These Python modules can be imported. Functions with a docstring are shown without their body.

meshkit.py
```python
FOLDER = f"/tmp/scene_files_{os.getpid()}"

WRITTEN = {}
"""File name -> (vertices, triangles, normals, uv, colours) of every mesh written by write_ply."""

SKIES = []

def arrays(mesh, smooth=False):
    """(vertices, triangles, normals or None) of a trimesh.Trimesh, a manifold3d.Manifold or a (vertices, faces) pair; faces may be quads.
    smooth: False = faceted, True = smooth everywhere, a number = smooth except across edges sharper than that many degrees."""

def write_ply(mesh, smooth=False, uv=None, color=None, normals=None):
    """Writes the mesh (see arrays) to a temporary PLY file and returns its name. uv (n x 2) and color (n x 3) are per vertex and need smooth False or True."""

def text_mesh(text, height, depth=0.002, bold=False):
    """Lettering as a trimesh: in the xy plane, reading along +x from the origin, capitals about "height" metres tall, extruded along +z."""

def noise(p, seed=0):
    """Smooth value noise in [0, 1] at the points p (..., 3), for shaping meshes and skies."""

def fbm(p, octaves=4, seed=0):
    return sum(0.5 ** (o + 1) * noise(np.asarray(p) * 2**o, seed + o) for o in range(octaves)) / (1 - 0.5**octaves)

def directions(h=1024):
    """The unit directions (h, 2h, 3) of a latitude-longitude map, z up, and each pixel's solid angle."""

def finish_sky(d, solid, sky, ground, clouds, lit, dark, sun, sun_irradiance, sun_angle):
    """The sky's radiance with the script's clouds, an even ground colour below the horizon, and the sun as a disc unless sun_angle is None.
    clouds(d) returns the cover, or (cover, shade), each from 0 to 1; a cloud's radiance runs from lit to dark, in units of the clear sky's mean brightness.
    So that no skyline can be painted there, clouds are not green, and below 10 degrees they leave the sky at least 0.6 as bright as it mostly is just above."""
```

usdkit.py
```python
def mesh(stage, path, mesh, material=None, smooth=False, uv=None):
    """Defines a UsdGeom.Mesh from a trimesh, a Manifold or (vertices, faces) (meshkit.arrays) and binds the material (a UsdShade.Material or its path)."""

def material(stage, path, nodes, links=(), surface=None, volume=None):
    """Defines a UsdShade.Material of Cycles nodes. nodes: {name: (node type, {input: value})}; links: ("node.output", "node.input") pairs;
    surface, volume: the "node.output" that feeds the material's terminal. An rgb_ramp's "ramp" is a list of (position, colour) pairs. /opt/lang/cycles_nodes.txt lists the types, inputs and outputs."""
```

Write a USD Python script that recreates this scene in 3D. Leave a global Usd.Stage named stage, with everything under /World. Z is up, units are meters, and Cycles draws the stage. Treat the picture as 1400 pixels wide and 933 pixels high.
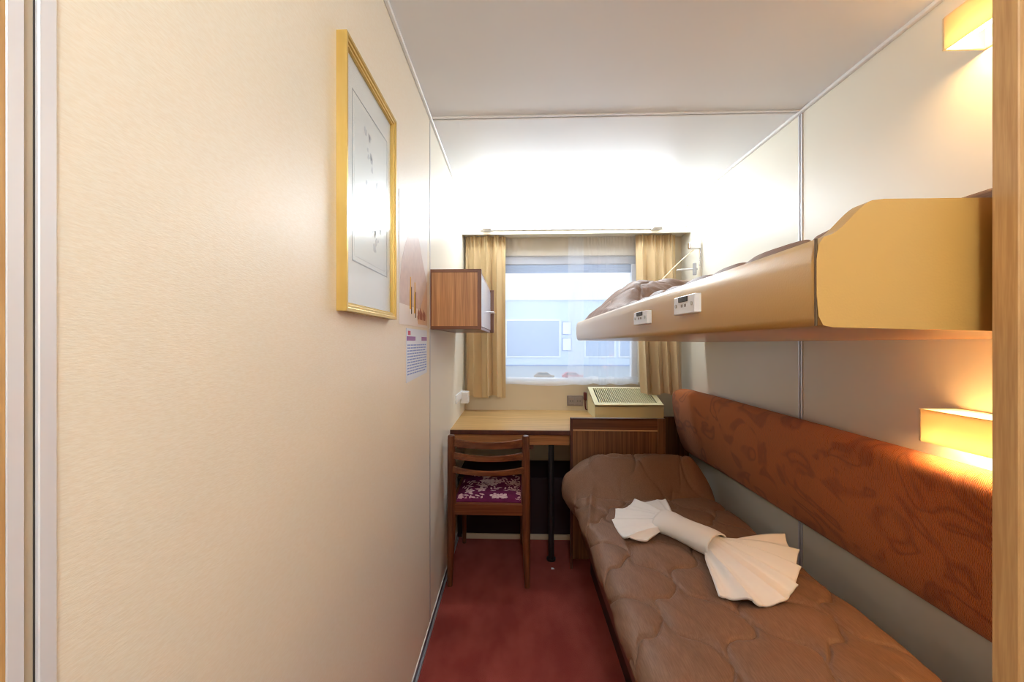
import math
import numpy as np, trimesh, manifold3d as m3
from shapely.geometry import Polygon, box as sbox
from pxr import Usd, UsdGeom, UsdLux, UsdShade, Gf, Sdf
import usdkit, meshkit

stage = Usd.Stage.CreateInMemory()
UsdGeom.SetStageUpAxis(stage, UsdGeom.Tokens.z)
UsdGeom.SetStageMetersPerUnit(stage, 1.0)
UsdGeom.Xform.Define(stage, '/World')

# ------------------------------------------------------------------ camera, sky, exposure
EXPOSURE = 0.5
YAW = math.radians(2.0)
EYE = 1.1835
cam = UsdGeom.Camera.Define(stage, '/World/camera')
cs, sn = math.cos(YAW), math.sin(YAW)
cam.AddTransformOp().Set(Gf.Matrix4d(cs, sn, 0, 0, 0, 0, 1, 0, sn, -cs, 0, 0, 0, 0, EYE, 1))
cam.CreateHorizontalApertureAttr(36.0)
cam.CreateVerticalApertureAttr(36.0 * 933 / 1400)
cam.CreateFocalLengthAttr(36.0 * 539.5 / 1400)
cam.CreateHorizontalApertureOffsetAttr(14.84 * 36 / 1400)
cam.CreateVerticalApertureOffsetAttr(0.013)
cam.CreateClippingRangeAttr(Gf.Vec2f(0.02, 1000))
cam.CreateExposureAttr(EXPOSURE)

sky = UsdLux.DomeLight.Define(stage, '/World/sky')
sky.CreateIntensityAttr(0.5)
sky.CreateColorAttr(Gf.Vec3f(0.86, 0.92, 1.0))

L_TUBE = 14.0         # the long lamp over the window
L_SCONCE = 92.0       # the reading lamps' tubes
L_ENTRY = 45.0         # the entry's ceiling lamp, behind the camera

# ------------------------------------------------------------------ room measures
XL, XR = -0.347, 1.130      # side walls
YB, YJ = 2.722, 1.600       # back wall, panel joint
HC = 2.093                  # ceiling
YF = -1.0                   # wall behind the camera
XE = 0.62                   # side of the entry behind the partition

# ------------------------------------------------------------------ helpers
RNG = np.random.default_rng(7)
used = {}


def numbered(parent, name):
    key = (parent, name)
    used[key] = used.get(key, -1) + 1
    n = used[key]
    return name if n == 0 else f'{name}_{n:03d}'


def tag(prim, label=None, cat=None, group=None, kind=None):
    for k, v in (('label', label), ('category', cat), ('group', group), ('kind', kind)):
        if v:
            prim.SetCustomDataByKey(k, v)
    return prim


class Thing:
    """An Xform at the thing's base; meshes are given in room coordinates."""

    def __init__(self, name, label, cat, base=(0, 0, 0), group=None, kind=None):
        self.path = '/World/' + numbered('/World', name)
        self.base = np.array(base, float)
        x = UsdGeom.Xform.Define(stage, self.path)
        x.AddTranslateOp().Set(Gf.Vec3d(*map(float, base)))
        tag(x.GetPrim(), label, cat, group, kind)

    def part(self, name, mesh, mat, smooth=30, parent=None, label=None, kind=None):
        root = parent or self.path
        path = root + '/' + numbered(root, name)
        v, f = arr(mesh)
        usdkit.mesh(stage, path, trimesh.Trimesh(v - self.base, f, process=False), mat, smooth=smooth)
        tag(stage.GetPrimAtPath(path), label, None, None, kind)
        return path


def arr(mesh):
    if hasattr(mesh, 'to_mesh'):
        m = mesh.to_mesh()
        return np.array(m.vert_properties[:, :3], float), np.array(m.tri_verts)
    if isinstance(mesh, (list,)):
        mesh = trimesh.util.concatenate([trimesh.Trimesh(*arr(x), process=False) for x in mesh])
    if isinstance(mesh, tuple):
        v, f = np.asarray(mesh[0], float), np.asarray(mesh[1], int)
        if f.shape[1] == 4:
            f = np.vstack([f[:, [0, 1, 2]], f[:, [0, 2, 3]]])
        return v, f
    return np.array(mesh.vertices, float), np.array(mesh.faces)


def single(name, mesh, mat, label=None, cat=None, group=None, kind=None, smooth=30):
    path = '/World/' + numbered('/World', name)
    usdkit.mesh(stage, path, trimesh.Trimesh(*arr(mesh), process=False), mat, smooth=smooth)
    return tag(stage.GetPrimAtPath(path), label, cat, group, kind)


def struct(name, mesh, mat, label, cat='room', smooth=30):
    return single(name, mesh, mat, label, cat, None, 'structure', smooth)


def hull(pts):
    h = m3.Manifold.hull_points(np.asarray(pts, np.float64))
    v, f = arr(h)
    return trimesh.Trimesh(v, f, process=False)


def box(x0, x1, y0, y1, z0, z1, c=0.0):
    """A box; c chamfers its edges."""
    x0, x1 = sorted((x0, x1)); y0, y1 = sorted((y0, y1)); z0, z1 = sorted((z0, z1))
    if c <= 0:
        m = trimesh.creation.box((x1 - x0, y1 - y0, z1 - z0))
        m.apply_translation(((x0 + x1) / 2, (y0 + y1) / 2, (z0 + z1) / 2))
        return m
    p = []
    for a in (x0, x1):
        for b in (y0, y1):
            for d in (z0, z1):
                sa, sb, sd = (1 if a == x0 else -1), (1 if b == y0 else -1), (1 if d == z0 else -1)
                p += [(a, b + sb * c, d + sd * c), (a + sa * c, b, d + sd * c), (a + sa * c, b + sb * c, d)]
    return hull(p)


def rbox(x0, x1, y0, y1, z0, z1, r, seg=4):
    s = trimesh.creation.icosphere(2, r).vertices
    p = [s + (a, b, d) for a in (x0 + r, x1 - r) for b in (y0 + r, y1 - r) for d in (z0 + r, z1 - r)]
    return hull(np.vstack(p))


def bar(a, b, ra, rb=None, flat=None):
    """A round tapered bar between two points."""
    rb = ra if rb is None else rb
    return tube([a, b], [ra, rb], 14)


def tube(pts, r, seg=10, scale=(1, 1)):
    pts = np.asarray(pts, float)
    r = np.broadcast_to(np.asarray(r, float), (len(pts),))
    t = np.gradient(pts, axis=0)
    t /= np.linalg.norm(t, axis=1, keepdims=True)
    up = np.array([0, 0, 1.0]) if abs(t[0, 2]) < 0.9 else np.array([1.0, 0, 0])
    ring = []
    for p, d, rr in zip(pts, t, r):
        u = np.cross(d, up); u /= np.linalg.norm(u)
        w = np.cross(u, d)
        up = w
        a = np.linspace(0, 2 * math.pi, seg, endpoint=False)
        ring.append(p + rr * (scale[0] * np.cos(a)[:, None] * u + scale[1] * np.sin(a)[:, None] * w))
    v = np.vstack(ring + [pts[:1], pts[-1:]])
    n, f = len(pts), []
    for i in range(n - 1):
        for k in range(seg):
            a, b = i * seg + k, i * seg + (k + 1) % seg
            f += [(a, b, b + seg), (a, b + seg, a + seg)]
    for k in range(seg):
        f += [(n * seg, (k + 1) % seg, k), (n * seg + 1, (n - 1) * seg + k, (n - 1) * seg + (k + 1) % seg)]
    m = trimesh.Trimesh(v, f, process=False)
    if m.volume < 0:
        m.invert()
    return m


def prism(poly, axis, a, b):
    """A 2-D polygon extruded along an axis from a to b. axis 'x': (y,z); 'y': (x,z); 'z': (x,y)."""
    if not isinstance(poly, Polygon):
        poly = Polygon(poly)
    m = trimesh.creation.extrude_polygon(poly, b - a, engine='earcut')
    v = m.vertices.copy()
    p, q, d = v[:, 0], v[:, 1], v[:, 2] + a
    m.vertices = {'x': np.c_[d, p, q], 'y': np.c_[p, d, q], 'z': np.c_[p, q, d]}[axis]
    if m.volume < 0:
        m.invert()
    return m


def shell(P, th, flip=False):
    """A closed thin sheet from a grid of points (m, n, 3): the sheet and its copy th behind it."""
    m, n = P.shape[:2]
    du, dv = np.gradient(P, axis=0), np.gradient(P, axis=1)
    N = np.cross(du, dv)
    N /= np.maximum(np.linalg.norm(N, axis=2, keepdims=True), 1e-12)
    if flip:
        N = -N
    Q = P - N * th
    v = np.vstack([P.reshape(-1, 3), Q.reshape(-1, 3)])
    idx = np.arange(m * n).reshape(m, n)
    a, b, c, d = idx[:-1, :-1].ravel(), idx[1:, :-1].ravel(), idx[1:, 1:].ravel(), idx[:-1, 1:].ravel()
    top = np.c_[a, b, c, d]
    bot = np.c_[a, d, c, b] + m * n
    rim = np.concatenate([idx[:, 0][::-1], idx[0, 1:], idx[1:, -1], idx[-1, -2::-1]])[:-1] if False else np.concatenate([idx[0, :], idx[1:, -1], idx[-1, -2::-1], idx[-2:0:-1, 0]])
    r2 = np.roll(rim, -1)
    side = np.c_[rim, r2, r2 + m * n, rim + m * n]
    q = np.vstack([top, bot, side])
    f = np.vstack([q[:, [0, 1, 2]], q[:, [0, 2, 3]]])
    t = trimesh.Trimesh(v, f, process=False)
    trimesh.repair.fix_normals(t)
    return t


def solid(P, zb):
    """A closed body between a grid of points and the flat level zb beneath it."""
    m, n = P.shape[:2]
    Q = P.copy(); Q[..., 2] = zb
    v = np.vstack([P.reshape(-1, 3), Q.reshape(-1, 3)])
    idx = np.arange(m * n).reshape(m, n)
    a, b, c, d = idx[:-1, :-1].ravel(), idx[1:, :-1].ravel(), idx[1:, 1:].ravel(), idx[:-1, 1:].ravel()
    rim = np.concatenate([idx[0, :], idx[1:, -1], idx[-1, -2::-1], idx[-2:0:-1, 0]])
    r2 = np.roll(rim, -1)
    q = np.vstack([np.c_[a, b, c, d], np.c_[a, d, c, b] + m * n, np.c_[rim, r2, r2 + m * n, rim + m * n]])
    t = trimesh.Trimesh(v, np.vstack([q[:, [0, 1, 2]], q[:, [0, 2, 3]]]), process=False)
    trimesh.repair.fix_normals(t)
    return t


def smoothstep(a, b, x):
    t = np.clip((np.asarray(x, float) - a) / (b - a), 0, 1)
    return t * t * (3 - 2 * t)


# ------------------------------------------------------------------ materials
def mat(name, color, rough=0.5, metal=0.0, spec=0.5, noise=None, bump=None, **kw):
    """Principled. noise = (xyz scale, second colour, detail[, ramp lo, hi]); bump = (xyz scale, distance)."""
    nodes = {'p': ('principled_bsdf', {'base_color': color, 'roughness': rough, 'metallic': metal, 'specular_ior_level': spec, **kw}),
             'g': ('geometry', {})}
    links = []
    if noise:
        s, c2, det = noise[:3]
        lo, hi = noise[3:5] if len(noise) > 3 else (0.3, 0.7)
        nodes['m'] = ('mapping', {'scale': s})
        nodes['n'] = ('noise_texture', {'scale': 1.0, 'detail': det, 'roughness': 0.55})
        nodes['r'] = ('rgb_ramp', {'ramp': [(0, color), (lo, color), (hi, c2), (1, c2)]})
        links += [('g.position', 'm.vector'), ('m.vector', 'n.vector'), ('n.fac', 'r.fac'), ('r.color', 'p.base_color')]
    if bump:
        s, dist = bump
        nodes['bm'] = ('mapping', {'scale': s})
        nodes['bn'] = ('noise_texture', {'scale': 1.0, 'detail': 3.0})
        nodes['b'] = ('bump', {'strength': 1.0, 'distance': dist})
        links += [('g.position', 'bm.vector'), ('bm.vector', 'bn.vector'), ('bn.fac', 'b.height'), ('b.normal', 'p.normal')]
    return usdkit.material(stage, '/World/Looks/' + name, nodes, links, surface='p.BSDF')


def wood(name, light, dark, grain, rough=0.4, spec=0.5, fine=1.0):
    """Striped veneer; grain = axis along which the stripes run."""
    s1 = [70 * fine, 70 * fine, 70 * fine]; s2 = [320, 320, 320]
    i = 'xyz'.index(grain)
    s1[i], s2[i] = 1.6, 7.0
    mid = [0.5 * (a + b) for a, b in zip(light, dark)]
    nodes = {'g': ('geometry', {}), 'm1': ('mapping', {'scale': s1}), 'm2': ('mapping', {'scale': s2}),
             'n1': ('noise_texture', {'scale': 1.0, 'detail': 2.0, 'distortion': 0.2}), 'n2': ('noise_texture', {'scale': 1.0, 'detail': 2.0}),
             'r': ('rgb_ramp', {'ramp': [(0, dark), (0.36, dark), (0.5, mid), (0.62, light), (1, light)]}),
             'x': ('mix_color', {'blend_type': 'multiply', 'fac': 0.6}),
             'r2': ('rgb_ramp', {'ramp': [(0, (0.55, 0.5, 0.45)), (0.35, (0.6, 0.55, 0.5)), (0.6, (1, 1, 1)), (1, (1, 1, 1))]}),
             'p': ('principled_bsdf', {'roughness': rough, 'specular_ior_level': spec})}
    links = [('g.position', 'm1.vector'), ('g.position', 'm2.vector'), ('m1.vector', 'n1.vector'), ('m2.vector', 'n2.vector'),
             ('n1.fac', 'r.fac'), ('n2.fac', 'r2.fac'), ('r.color', 'x.a'), ('r2.color', 'x.b'), ('x.result', 'p.base_color')]
    return usdkit.material(stage, '/World/Looks/' + name, nodes, links, surface='p.BSDF')


def emitter(name, color, strength):
    return usdkit.material(stage, '/World/Looks/' + name, {'e': ('emission', {'color': color, 'strength': strength})}, surface='e.emission')


def cloth(name, color, trans, through=0.0, rough=0.6, bump=None):
    """Fabric that lets some light through; through > 0 leaves gaps between its threads."""
    nodes = {'d': ('principled_bsdf', {'base_color': color, 'roughness': rough, 'sheen_weight': 0.25, 'sheen_roughness': 0.4}),
             't': ('translucent_bsdf', {'color': color}), 'a': ('mix_closure', {'fac': trans}), 'g': ('geometry', {})}
    links = [('d.BSDF', 'a.closure1'), ('t.BSDF', 'a.closure2')]
    out = 'a.closure'
    if through:
        nodes['c'] = ('transparent_bsdf', {'color': (1, 1, 1)})
        nodes['b'] = ('mix_closure', {'fac': through})
        links += [('a.closure', 'b.closure1'), ('c.BSDF', 'b.closure2')]
        out = 'b.closure'
    if bump:
        nodes['bm'] = ('mapping', {'scale': bump[0]})
        nodes['bn'] = ('noise_texture', {'scale': 1.0, 'detail': 2.0})
        nodes['bb'] = ('bump', {'strength': 1.0, 'distance': bump[1]})
        links += [('g.position', 'bm.vector'), ('bm.vector', 'bn.vector'), ('bn.fac', 'bb.height'), ('bb.normal', 'd.normal')]
    return usdkit.material(stage, '/World/Looks/' + name, nodes, links, surface=out)


M = {}
# reflectance of a thin pane: rises steeply towards grazing angles, the same on both faces
SCHLICK = {'lw': ('layer_weight', {'blend': 0.5}), 'pw': ('math', {'math_type': 'power', 'value2': 5.0}), 'ma': ('math', {'math_type': 'multiply_add', 'value2': 0.32, 'value3': 0.04})}
SCHLICK_LINKS = [('lw.facing', 'pw.value1'), ('pw.value', 'ma.value1'), ('ma.value', 'x.fac')]
M['wall_linen'] = mat('wall_linen', (0.82, 0.725, 0.58), 0.43, spec=0.7, noise=((1, 120, 560), (0.85, 0.775, 0.65), 2.0, 0.34, 0.66), bump=((1, 150, 620), 0.00016))
M['wall_cream'] = mat('wall_cream', (0.84, 0.80, 0.69), 0.38, spec=0.4, bump=((300, 300, 300), 0.0001))
M['wall_back'] = mat('wall_back', (0.74, 0.63, 0.45), 0.45, spec=0.4)
M['ceiling'] = mat('ceiling_white', (0.86, 0.88, 0.91), 0.42, spec=0.4)
M['white_trim'] = mat('white_trim', (0.86, 0.86, 0.86), 0.3)
M['aluminium'] = mat('aluminium', (0.76, 0.76, 0.81), 0.35, metal=0.2)
M['grey_alu'] = mat('grey_aluminium', (0.50, 0.51, 0.56), 0.35, metal=0.6)
M['recess'] = mat('recess_beige', (0.56, 0.48, 0.37), 0.5)
M['dark_gap'] = mat('dark_gap', (0.06, 0.05, 0.045), 0.7)
M['skirt_dark'] = mat('skirting_dark', (0.10, 0.095, 0.12), 0.4)
M['grey_gap'] = mat('grey_gap', (0.34, 0.34, 0.34), 0.6)
M['carpet'] = mat('carpet', (0.25, 0.036, 0.028), 0.95, spec=0.1, noise=((9, 5, 9), (0.34, 0.066, 0.050), 5.0, 0.38, 0.66), bump=((420, 420, 420), 0.0022), sheen_weight=0.25, sheen_roughness=0.5, sheen_tint=(0.8, 0.35, 0.3))
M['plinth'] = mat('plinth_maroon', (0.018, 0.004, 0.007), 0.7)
M['cream_plastic'] = mat('cream_plastic', (0.78, 0.70, 0.42), 0.45)
M['pelmet'] = mat('pelmet_cream', (0.80, 0.75, 0.62), 0.45)
M['pale_wood'] = mat('pale_skirting', (0.62, 0.50, 0.36), 0.5)
M['desk_top'] = wood('desk_top', (0.66, 0.42, 0.17), (0.54, 0.32, 0.115), 'x', 0.38)
M['desk_apron'] = wood('desk_apron', (0.46, 0.20, 0.065), (0.33, 0.13, 0.042), 'x', 0.4)
M['dark_wood'] = mat('dark_edge', (0.10, 0.028, 0.016), 0.35, noise=((30, 30, 4), (0.06, 0.016, 0.010), 3.0))
M['head_v'] = wood('headboard_veneer', (0.235, 0.105, 0.042), (0.12, 0.045, 0.018), 'z', 0.42, fine=1.6)
M['head_h'] = wood('headboard_rail', (0.20, 0.075, 0.028), (0.12, 0.04, 0.016), 'x', 0.38)
M['bead'] = mat('bead_light', (0.55, 0.33, 0.16), 0.3)
M['cab_v'] = wood('cabinet_veneer', (0.62, 0.32, 0.135), (0.42, 0.185, 0.068), 'z', 0.38, fine=0.9)
M['cab_edge'] = mat('cabinet_edge', (0.20, 0.07, 0.03), 0.35)
M['door_white'] = mat('cabinet_door_white', (0.66, 0.66, 0.78), 0.15, spec=0.8)
M['chrome'] = mat('chrome', (0.75, 0.75, 0.76), 0.18, metal=1.0)
M['black_metal'] = mat('black_metal', (0.012, 0.012, 0.014), 0.4)
M['chair_wood'] = wood('chair_wood', (0.19, 0.060, 0.022), (0.10, 0.028, 0.012), 'z', 0.28, fine=0.8)
M['chair_slat'] = wood('chair_slat', (0.22, 0.070, 0.024), (0.13, 0.036, 0.014), 'x', 0.22, fine=0.8)
M['gold'] = mat('gold_frame', (0.66, 0.45, 0.12), 0.32, metal=0.55, noise=((60, 60, 8), (0.72, 0.51, 0.17), 2.0))
M['mat_board'] = mat('mat_board', (0.92, 0.93, 0.94), 0.35)
M['art_paper'] = mat('art_paper', (0.88, 0.90, 0.92), 0.35)
M['pencil'] = mat('pencil_grey', (0.52, 0.54, 0.58), 0.5)
M['wash'] = mat('faint_wash', (0.70, 0.715, 0.76), 0.5, noise=((60, 60, 60), (0.58, 0.60, 0.68), 3.0))
M['leather'] = mat('tan_leather', (0.53, 0.305, 0.075), 0.40, spec=0.6, bump=((380, 380, 380), 0.0002), coat_weight=0.6, coat_roughness=0.28)
M['bunk_base'] = mat('bunk_base', (0.60, 0.36, 0.16), 0.28, spec=0.6)
M['thread'] = mat('dark_thread', (0.10, 0.055, 0.02), 0.6)
M['white_plastic'] = mat('white_plastic', (0.82, 0.82, 0.84), 0.3)
M['ivory_plastic'] = mat('ivory_plastic', (0.84, 0.78, 0.66), 0.3)
M['dark_plastic'] = mat('dark_plastic', (0.05, 0.045, 0.04), 0.5)
M['grey_plastic'] = mat('grey_plastic', (0.30, 0.24, 0.21), 0.45)
M['red_plug'] = mat('red_plug', (0.13, 0.018, 0.015), 0.4)
M['towel'] = mat('towel_white', (0.90, 0.88, 0.86), 0.9, spec=0.2, bump=((900, 900, 900), 0.0008), sheen_weight=0.3)
M['band_mark'] = mat('towel_hem_shadow', (0.60, 0.52, 0.40), 0.9)
M['lamp_case'] = mat('lamp_case', (0.82, 0.70, 0.48), 0.4)
M['strap'] = mat('strap_beige', (0.80, 0.68, 0.45), 0.7)
M['screw'] = mat('screw_steel', (0.55, 0.53, 0.48), 0.35, metal=0.9)
M['post_wood'] = mat('post_oak', (0.56, 0.34, 0.14), 0.5, noise=((260, 260, 14), (0.45, 0.25, 0.095), 3.0, 0.35, 0.65))
M['partition'] = mat('partition_face', (0.40, 0.21, 0.10), 0.5, noise=((200, 200, 10), (0.32, 0.16, 0.07), 2.0))
M['curtain'] = cloth('satin_curtain', (0.72, 0.53, 0.29), 0.12, 0.0, 0.30, bump=((700, 700, 60), 0.0002))
M['sheer'] = cloth('sheer_net', (0.88, 0.90, 0.95), 0.6, 0.62, 0.8)
M['sheer_hem'] = cloth('sheer_hem', (0.88, 0.90, 0.95), 0.6, 0.30, 0.8)
M['mattress'] = mat('mattress_ticking', (0.30, 0.22, 0.17), 0.8)
M['black_base'] = mat('berth_base', (0.03, 0.012, 0.012), 0.6)
M['floral'] = None

# brown slubbed bedspread
M['quilt'] = usdkit.material(stage, '/World/Looks/brown_quilt', {
    'g': ('geometry', {}), 'm': ('mapping', {'scale': (380, 34, 300), 'rotation': (0, 0, 0.9)}),
    'n': ('noise_texture', {'scale': 1.0, 'detail': 3.0}),
    'r': ('rgb_ramp', {'ramp': [(0, (0.155, 0.082, 0.050)), (0.40, (0.205, 0.112, 0.070)), (0.6, (0.235, 0.133, 0.085)), (1, (0.285, 0.168, 0.112))]}),
    'b': ('bump', {'strength': 1.0, 'distance': 0.0005}),
    'p': ('principled_bsdf', {'roughness': 0.5, 'specular_ior_level': 0.25})},
    [('g.position', 'm.vector'), ('m.vector', 'n.vector'), ('n.fac', 'r.fac'), ('r.color', 'p.base_color'), ('n.fac', 'b.height'), ('b.normal', 'p.normal')], surface='p.BSDF')

# orange brocade of the backrest: fine ripples with darker swirling leaves
M['brocade'] = usdkit.material(stage, '/World/Looks/orange_brocade', {
    'g': ('geometry', {}),
    'm1': ('mapping', {'scale': (3, 4.2, 6.0), 'rotation': (0.5, 0, 0)}), 'n1': ('noise_texture', {'scale': 1.0, 'detail': 1.2, 'distortion': 2.0}),
    'r1': ('rgb_ramp', {'ramp': [(0, (1, 1, 1)), (0.51, (1, 1, 1)), (0.575, (0.66, 0.55, 0.57)), (0.60, (0.62, 0.52, 0.54)), (0.66, (0.96, 0.93, 0.93)), (1, (1, 1, 1))]}),
    'm2': ('mapping', {'scale': (30, 30, 30)}), 'w2': ('wave_texture', {'scale': 3.2, 'distortion': 12.0, 'detail': 2.0, 'detail_scale': 0.5, 'bands_direction': 'y'}),
    'r2': ('rgb_ramp', {'ramp': [(0, (0.46, 0.120, 0.026)), (0.5, (0.60, 0.172, 0.044)), (1, (0.72, 0.235, 0.064))]}),
    'x': ('mix_color', {'blend_type': 'multiply', 'fac': 0.8}),
    'b': ('bump', {'strength': 1.0, 'distance': 0.0009}),
    'p': ('principled_bsdf', {'roughness': 0.75, 'specular_ior_level': 0.25, 'sheen_weight': 0.2})},
    [('g.position', 'm1.vector'), ('m1.vector', 'n1.vector'), ('n1.fac', 'r1.fac'), ('g.position', 'm2.vector'), ('m2.vector', 'w2.vector'), ('w2.fac', 'r2.fac'),
     ('r2.color', 'x.a'), ('r1.color', 'x.b'), ('x.result', 'p.base_color'), ('w2.fac', 'b.height'), ('b.normal', 'p.normal')], surface='p.BSDF')

M['floral'] = mat('seat_purple', (0.085, 0.006, 0.038), 0.8, spec=0.15, noise=((25, 25, 25), (0.13, 0.010, 0.058), 3.0))
M['petal'] = mat('seat_flower', (0.60, 0.42, 0.40), 0.7, noise=((140, 140, 140), (0.36, 0.13, 0.20), 2.0, 0.45, 0.75))

# ================================================================== THE ROOM
T = 0.06
struct('floor', box(XL - T, XR + T, YF - T, YB + T, -0.05, 0.0), M['carpet'], 'dark red carpet covering the cabin floor', 'carpet')

# left wall: two laminate panels with a joint, ends at the door frame
wl = Thing('wall_left', 'cream linen-textured laminate wall on the left side', 'wall', (XL, 0, 0), kind='structure')
wl.part('panel', box(XL - T, XL, 0.285, YJ - 0.004, 0.0, HC), M['wall_linen'])
wl.part('panel', box(XL - T, XL, YJ + 0.004, YB + T, 0.0, HC), M['wall_cream'])
wl.part('backing', box(XL - T, XL - 0.006, YJ - 0.004, YJ + 0.004, 0.0, HC), M['grey_alu'])
wl.part('panel', box(XL - T, XL + 0.0028, YF, 0.2548, 0.0, HC), M['post_wood'])

wr = Thing('wall_right', 'cream laminate wall along the berths on the right side', 'wall', (XR, 0, 0), kind='structure')
wr.part('panel', box(XR, XR + T, 0.47, YJ - 0.010, 0.0, HC), M['wall_cream'])
wr.part('panel', box(XR, XR + T, YJ + 0.010, YB + T, 0.0, HC), M['wall_cream'])
wr.part('backing', box(XR + 0.004, XR + T, YJ - 0.010, YJ + 0.010, 0.0, HC), M['dark_gap'])
struct('wall_right_entry', box(XE, XE + T, YF, 0.4455, 0.0, HC), M['wall_cream'], 'cream wall of the entry beside the partition', 'wall')

# back wall with the window opening
WX0, WX1, WZ0, WZ1 = -0.13, 0.845, 0.905, 1.775
wb = trimesh.util.concatenate([box(XL - T, WX0, YB, YB + 0.09, 0, HC), box(WX1, XR + T, YB, YB + 0.09, 0, HC),
                               box(WX0, WX1, YB, YB + 0.09, 0, WZ0), box(WX0, WX1, YB, YB + 0.09, WZ1, HC)])
struct('wall_back', wb, M['wall_back'], 'cream end wall around the cabin window', 'wall')
struct('wall_front', box(XL - T, XR + T, YF - T, YF, 0, HC), M['wall_cream'], 'cream wall at the entry end of the cabin', 'wall')

ce = Thing('ceiling', 'white ceiling panels with a cross joint', 'ceiling', (0, 0, HC), kind='structure')
ce.part('panel', box(XL - T, XR + T, YF, YJ - 0.004, HC, HC + 0.05), M['ceiling'])
ce.part('panel', box(XL - T, XR + T, YJ + 0.004, YB + T, HC, HC + 0.05), M['ceiling'])
ce.part('backing', box(XL, XR, YJ - 0.004, YJ + 0.004, HC + 0.004, HC + 0.05), M['grey_gap'])

# trims
def hsection(y0, y1, gap):
    return y0, y1

struct('trim_1', box(XL, XR, YJ - 0.016, YJ - 0.004, HC - 0.005, HC, 0.0015), M['white_trim'], 'white trim strip across the ceiling joint', 'trim')
struct('trim_2', box(XL, XR, YJ + 0.004, YJ + 0.016, HC - 0.004, HC, 0.0012), M['white_trim'], 'second white trim strip behind the ceiling joint', 'trim')
struct('trim_3', box(XL, XL + 0.012, 0.285, 2.57, HC - 0.010, HC, 0.002), M['white_trim'], 'white corner trim where the left wall meets the ceiling', 'trim')
struct('trim_4', box(XR - 0.014, XR, 0.47, 2.57, HC - 0.012, HC, 0.002), M['white_trim'], 'white corner trim where the right wall meets the ceiling', 'trim')
t5 = Thing('trim_5', 'grey aluminium joint strip standing on the right wall behind the berths', 'trim', (XR, YJ, 0), kind='structure')
t5.part('strip', box(XR - 0.004, XR + 0.006, YJ - 0.011, YJ - 0.003, 0, HC - 0.012, 0.001), M['aluminium'])
t5.part('strip', box(XR - 0.004, XR + 0.006, YJ + 0.003, YJ + 0.011, 0, HC - 0.012, 0.001), M['aluminium'])
struct('trim_6', box(XL - 0.004, XL + 0.0015, YJ - 0.004, YJ + 0.003, 0.0, HC - 0.010, 0.0006), M['grey_alu'], 'thin grey joint strip on the left wall before the wooden wall cabinet', 'trim')
bl = Thing('baseboard_left', 'grey metal skirting channel along the foot of the left wall', 'skirting', (XL, 0, 0), kind='structure')
bl.part('channel', box(XL, XL + 0.010, 0.285, 2.355, 0.0, 0.010, 0.001), M['grey_alu'])
bl.part('lip', box(XL, XL + 0.003, 0.285, 2.355, 0.010, 0.034, 0.001), M['skirt_dark'])
bl.part('cap', box(XL, XL + 0.0035, 0.285, 2.355, 0.034, 0.040, 0.001), M['white_trim'])

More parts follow.
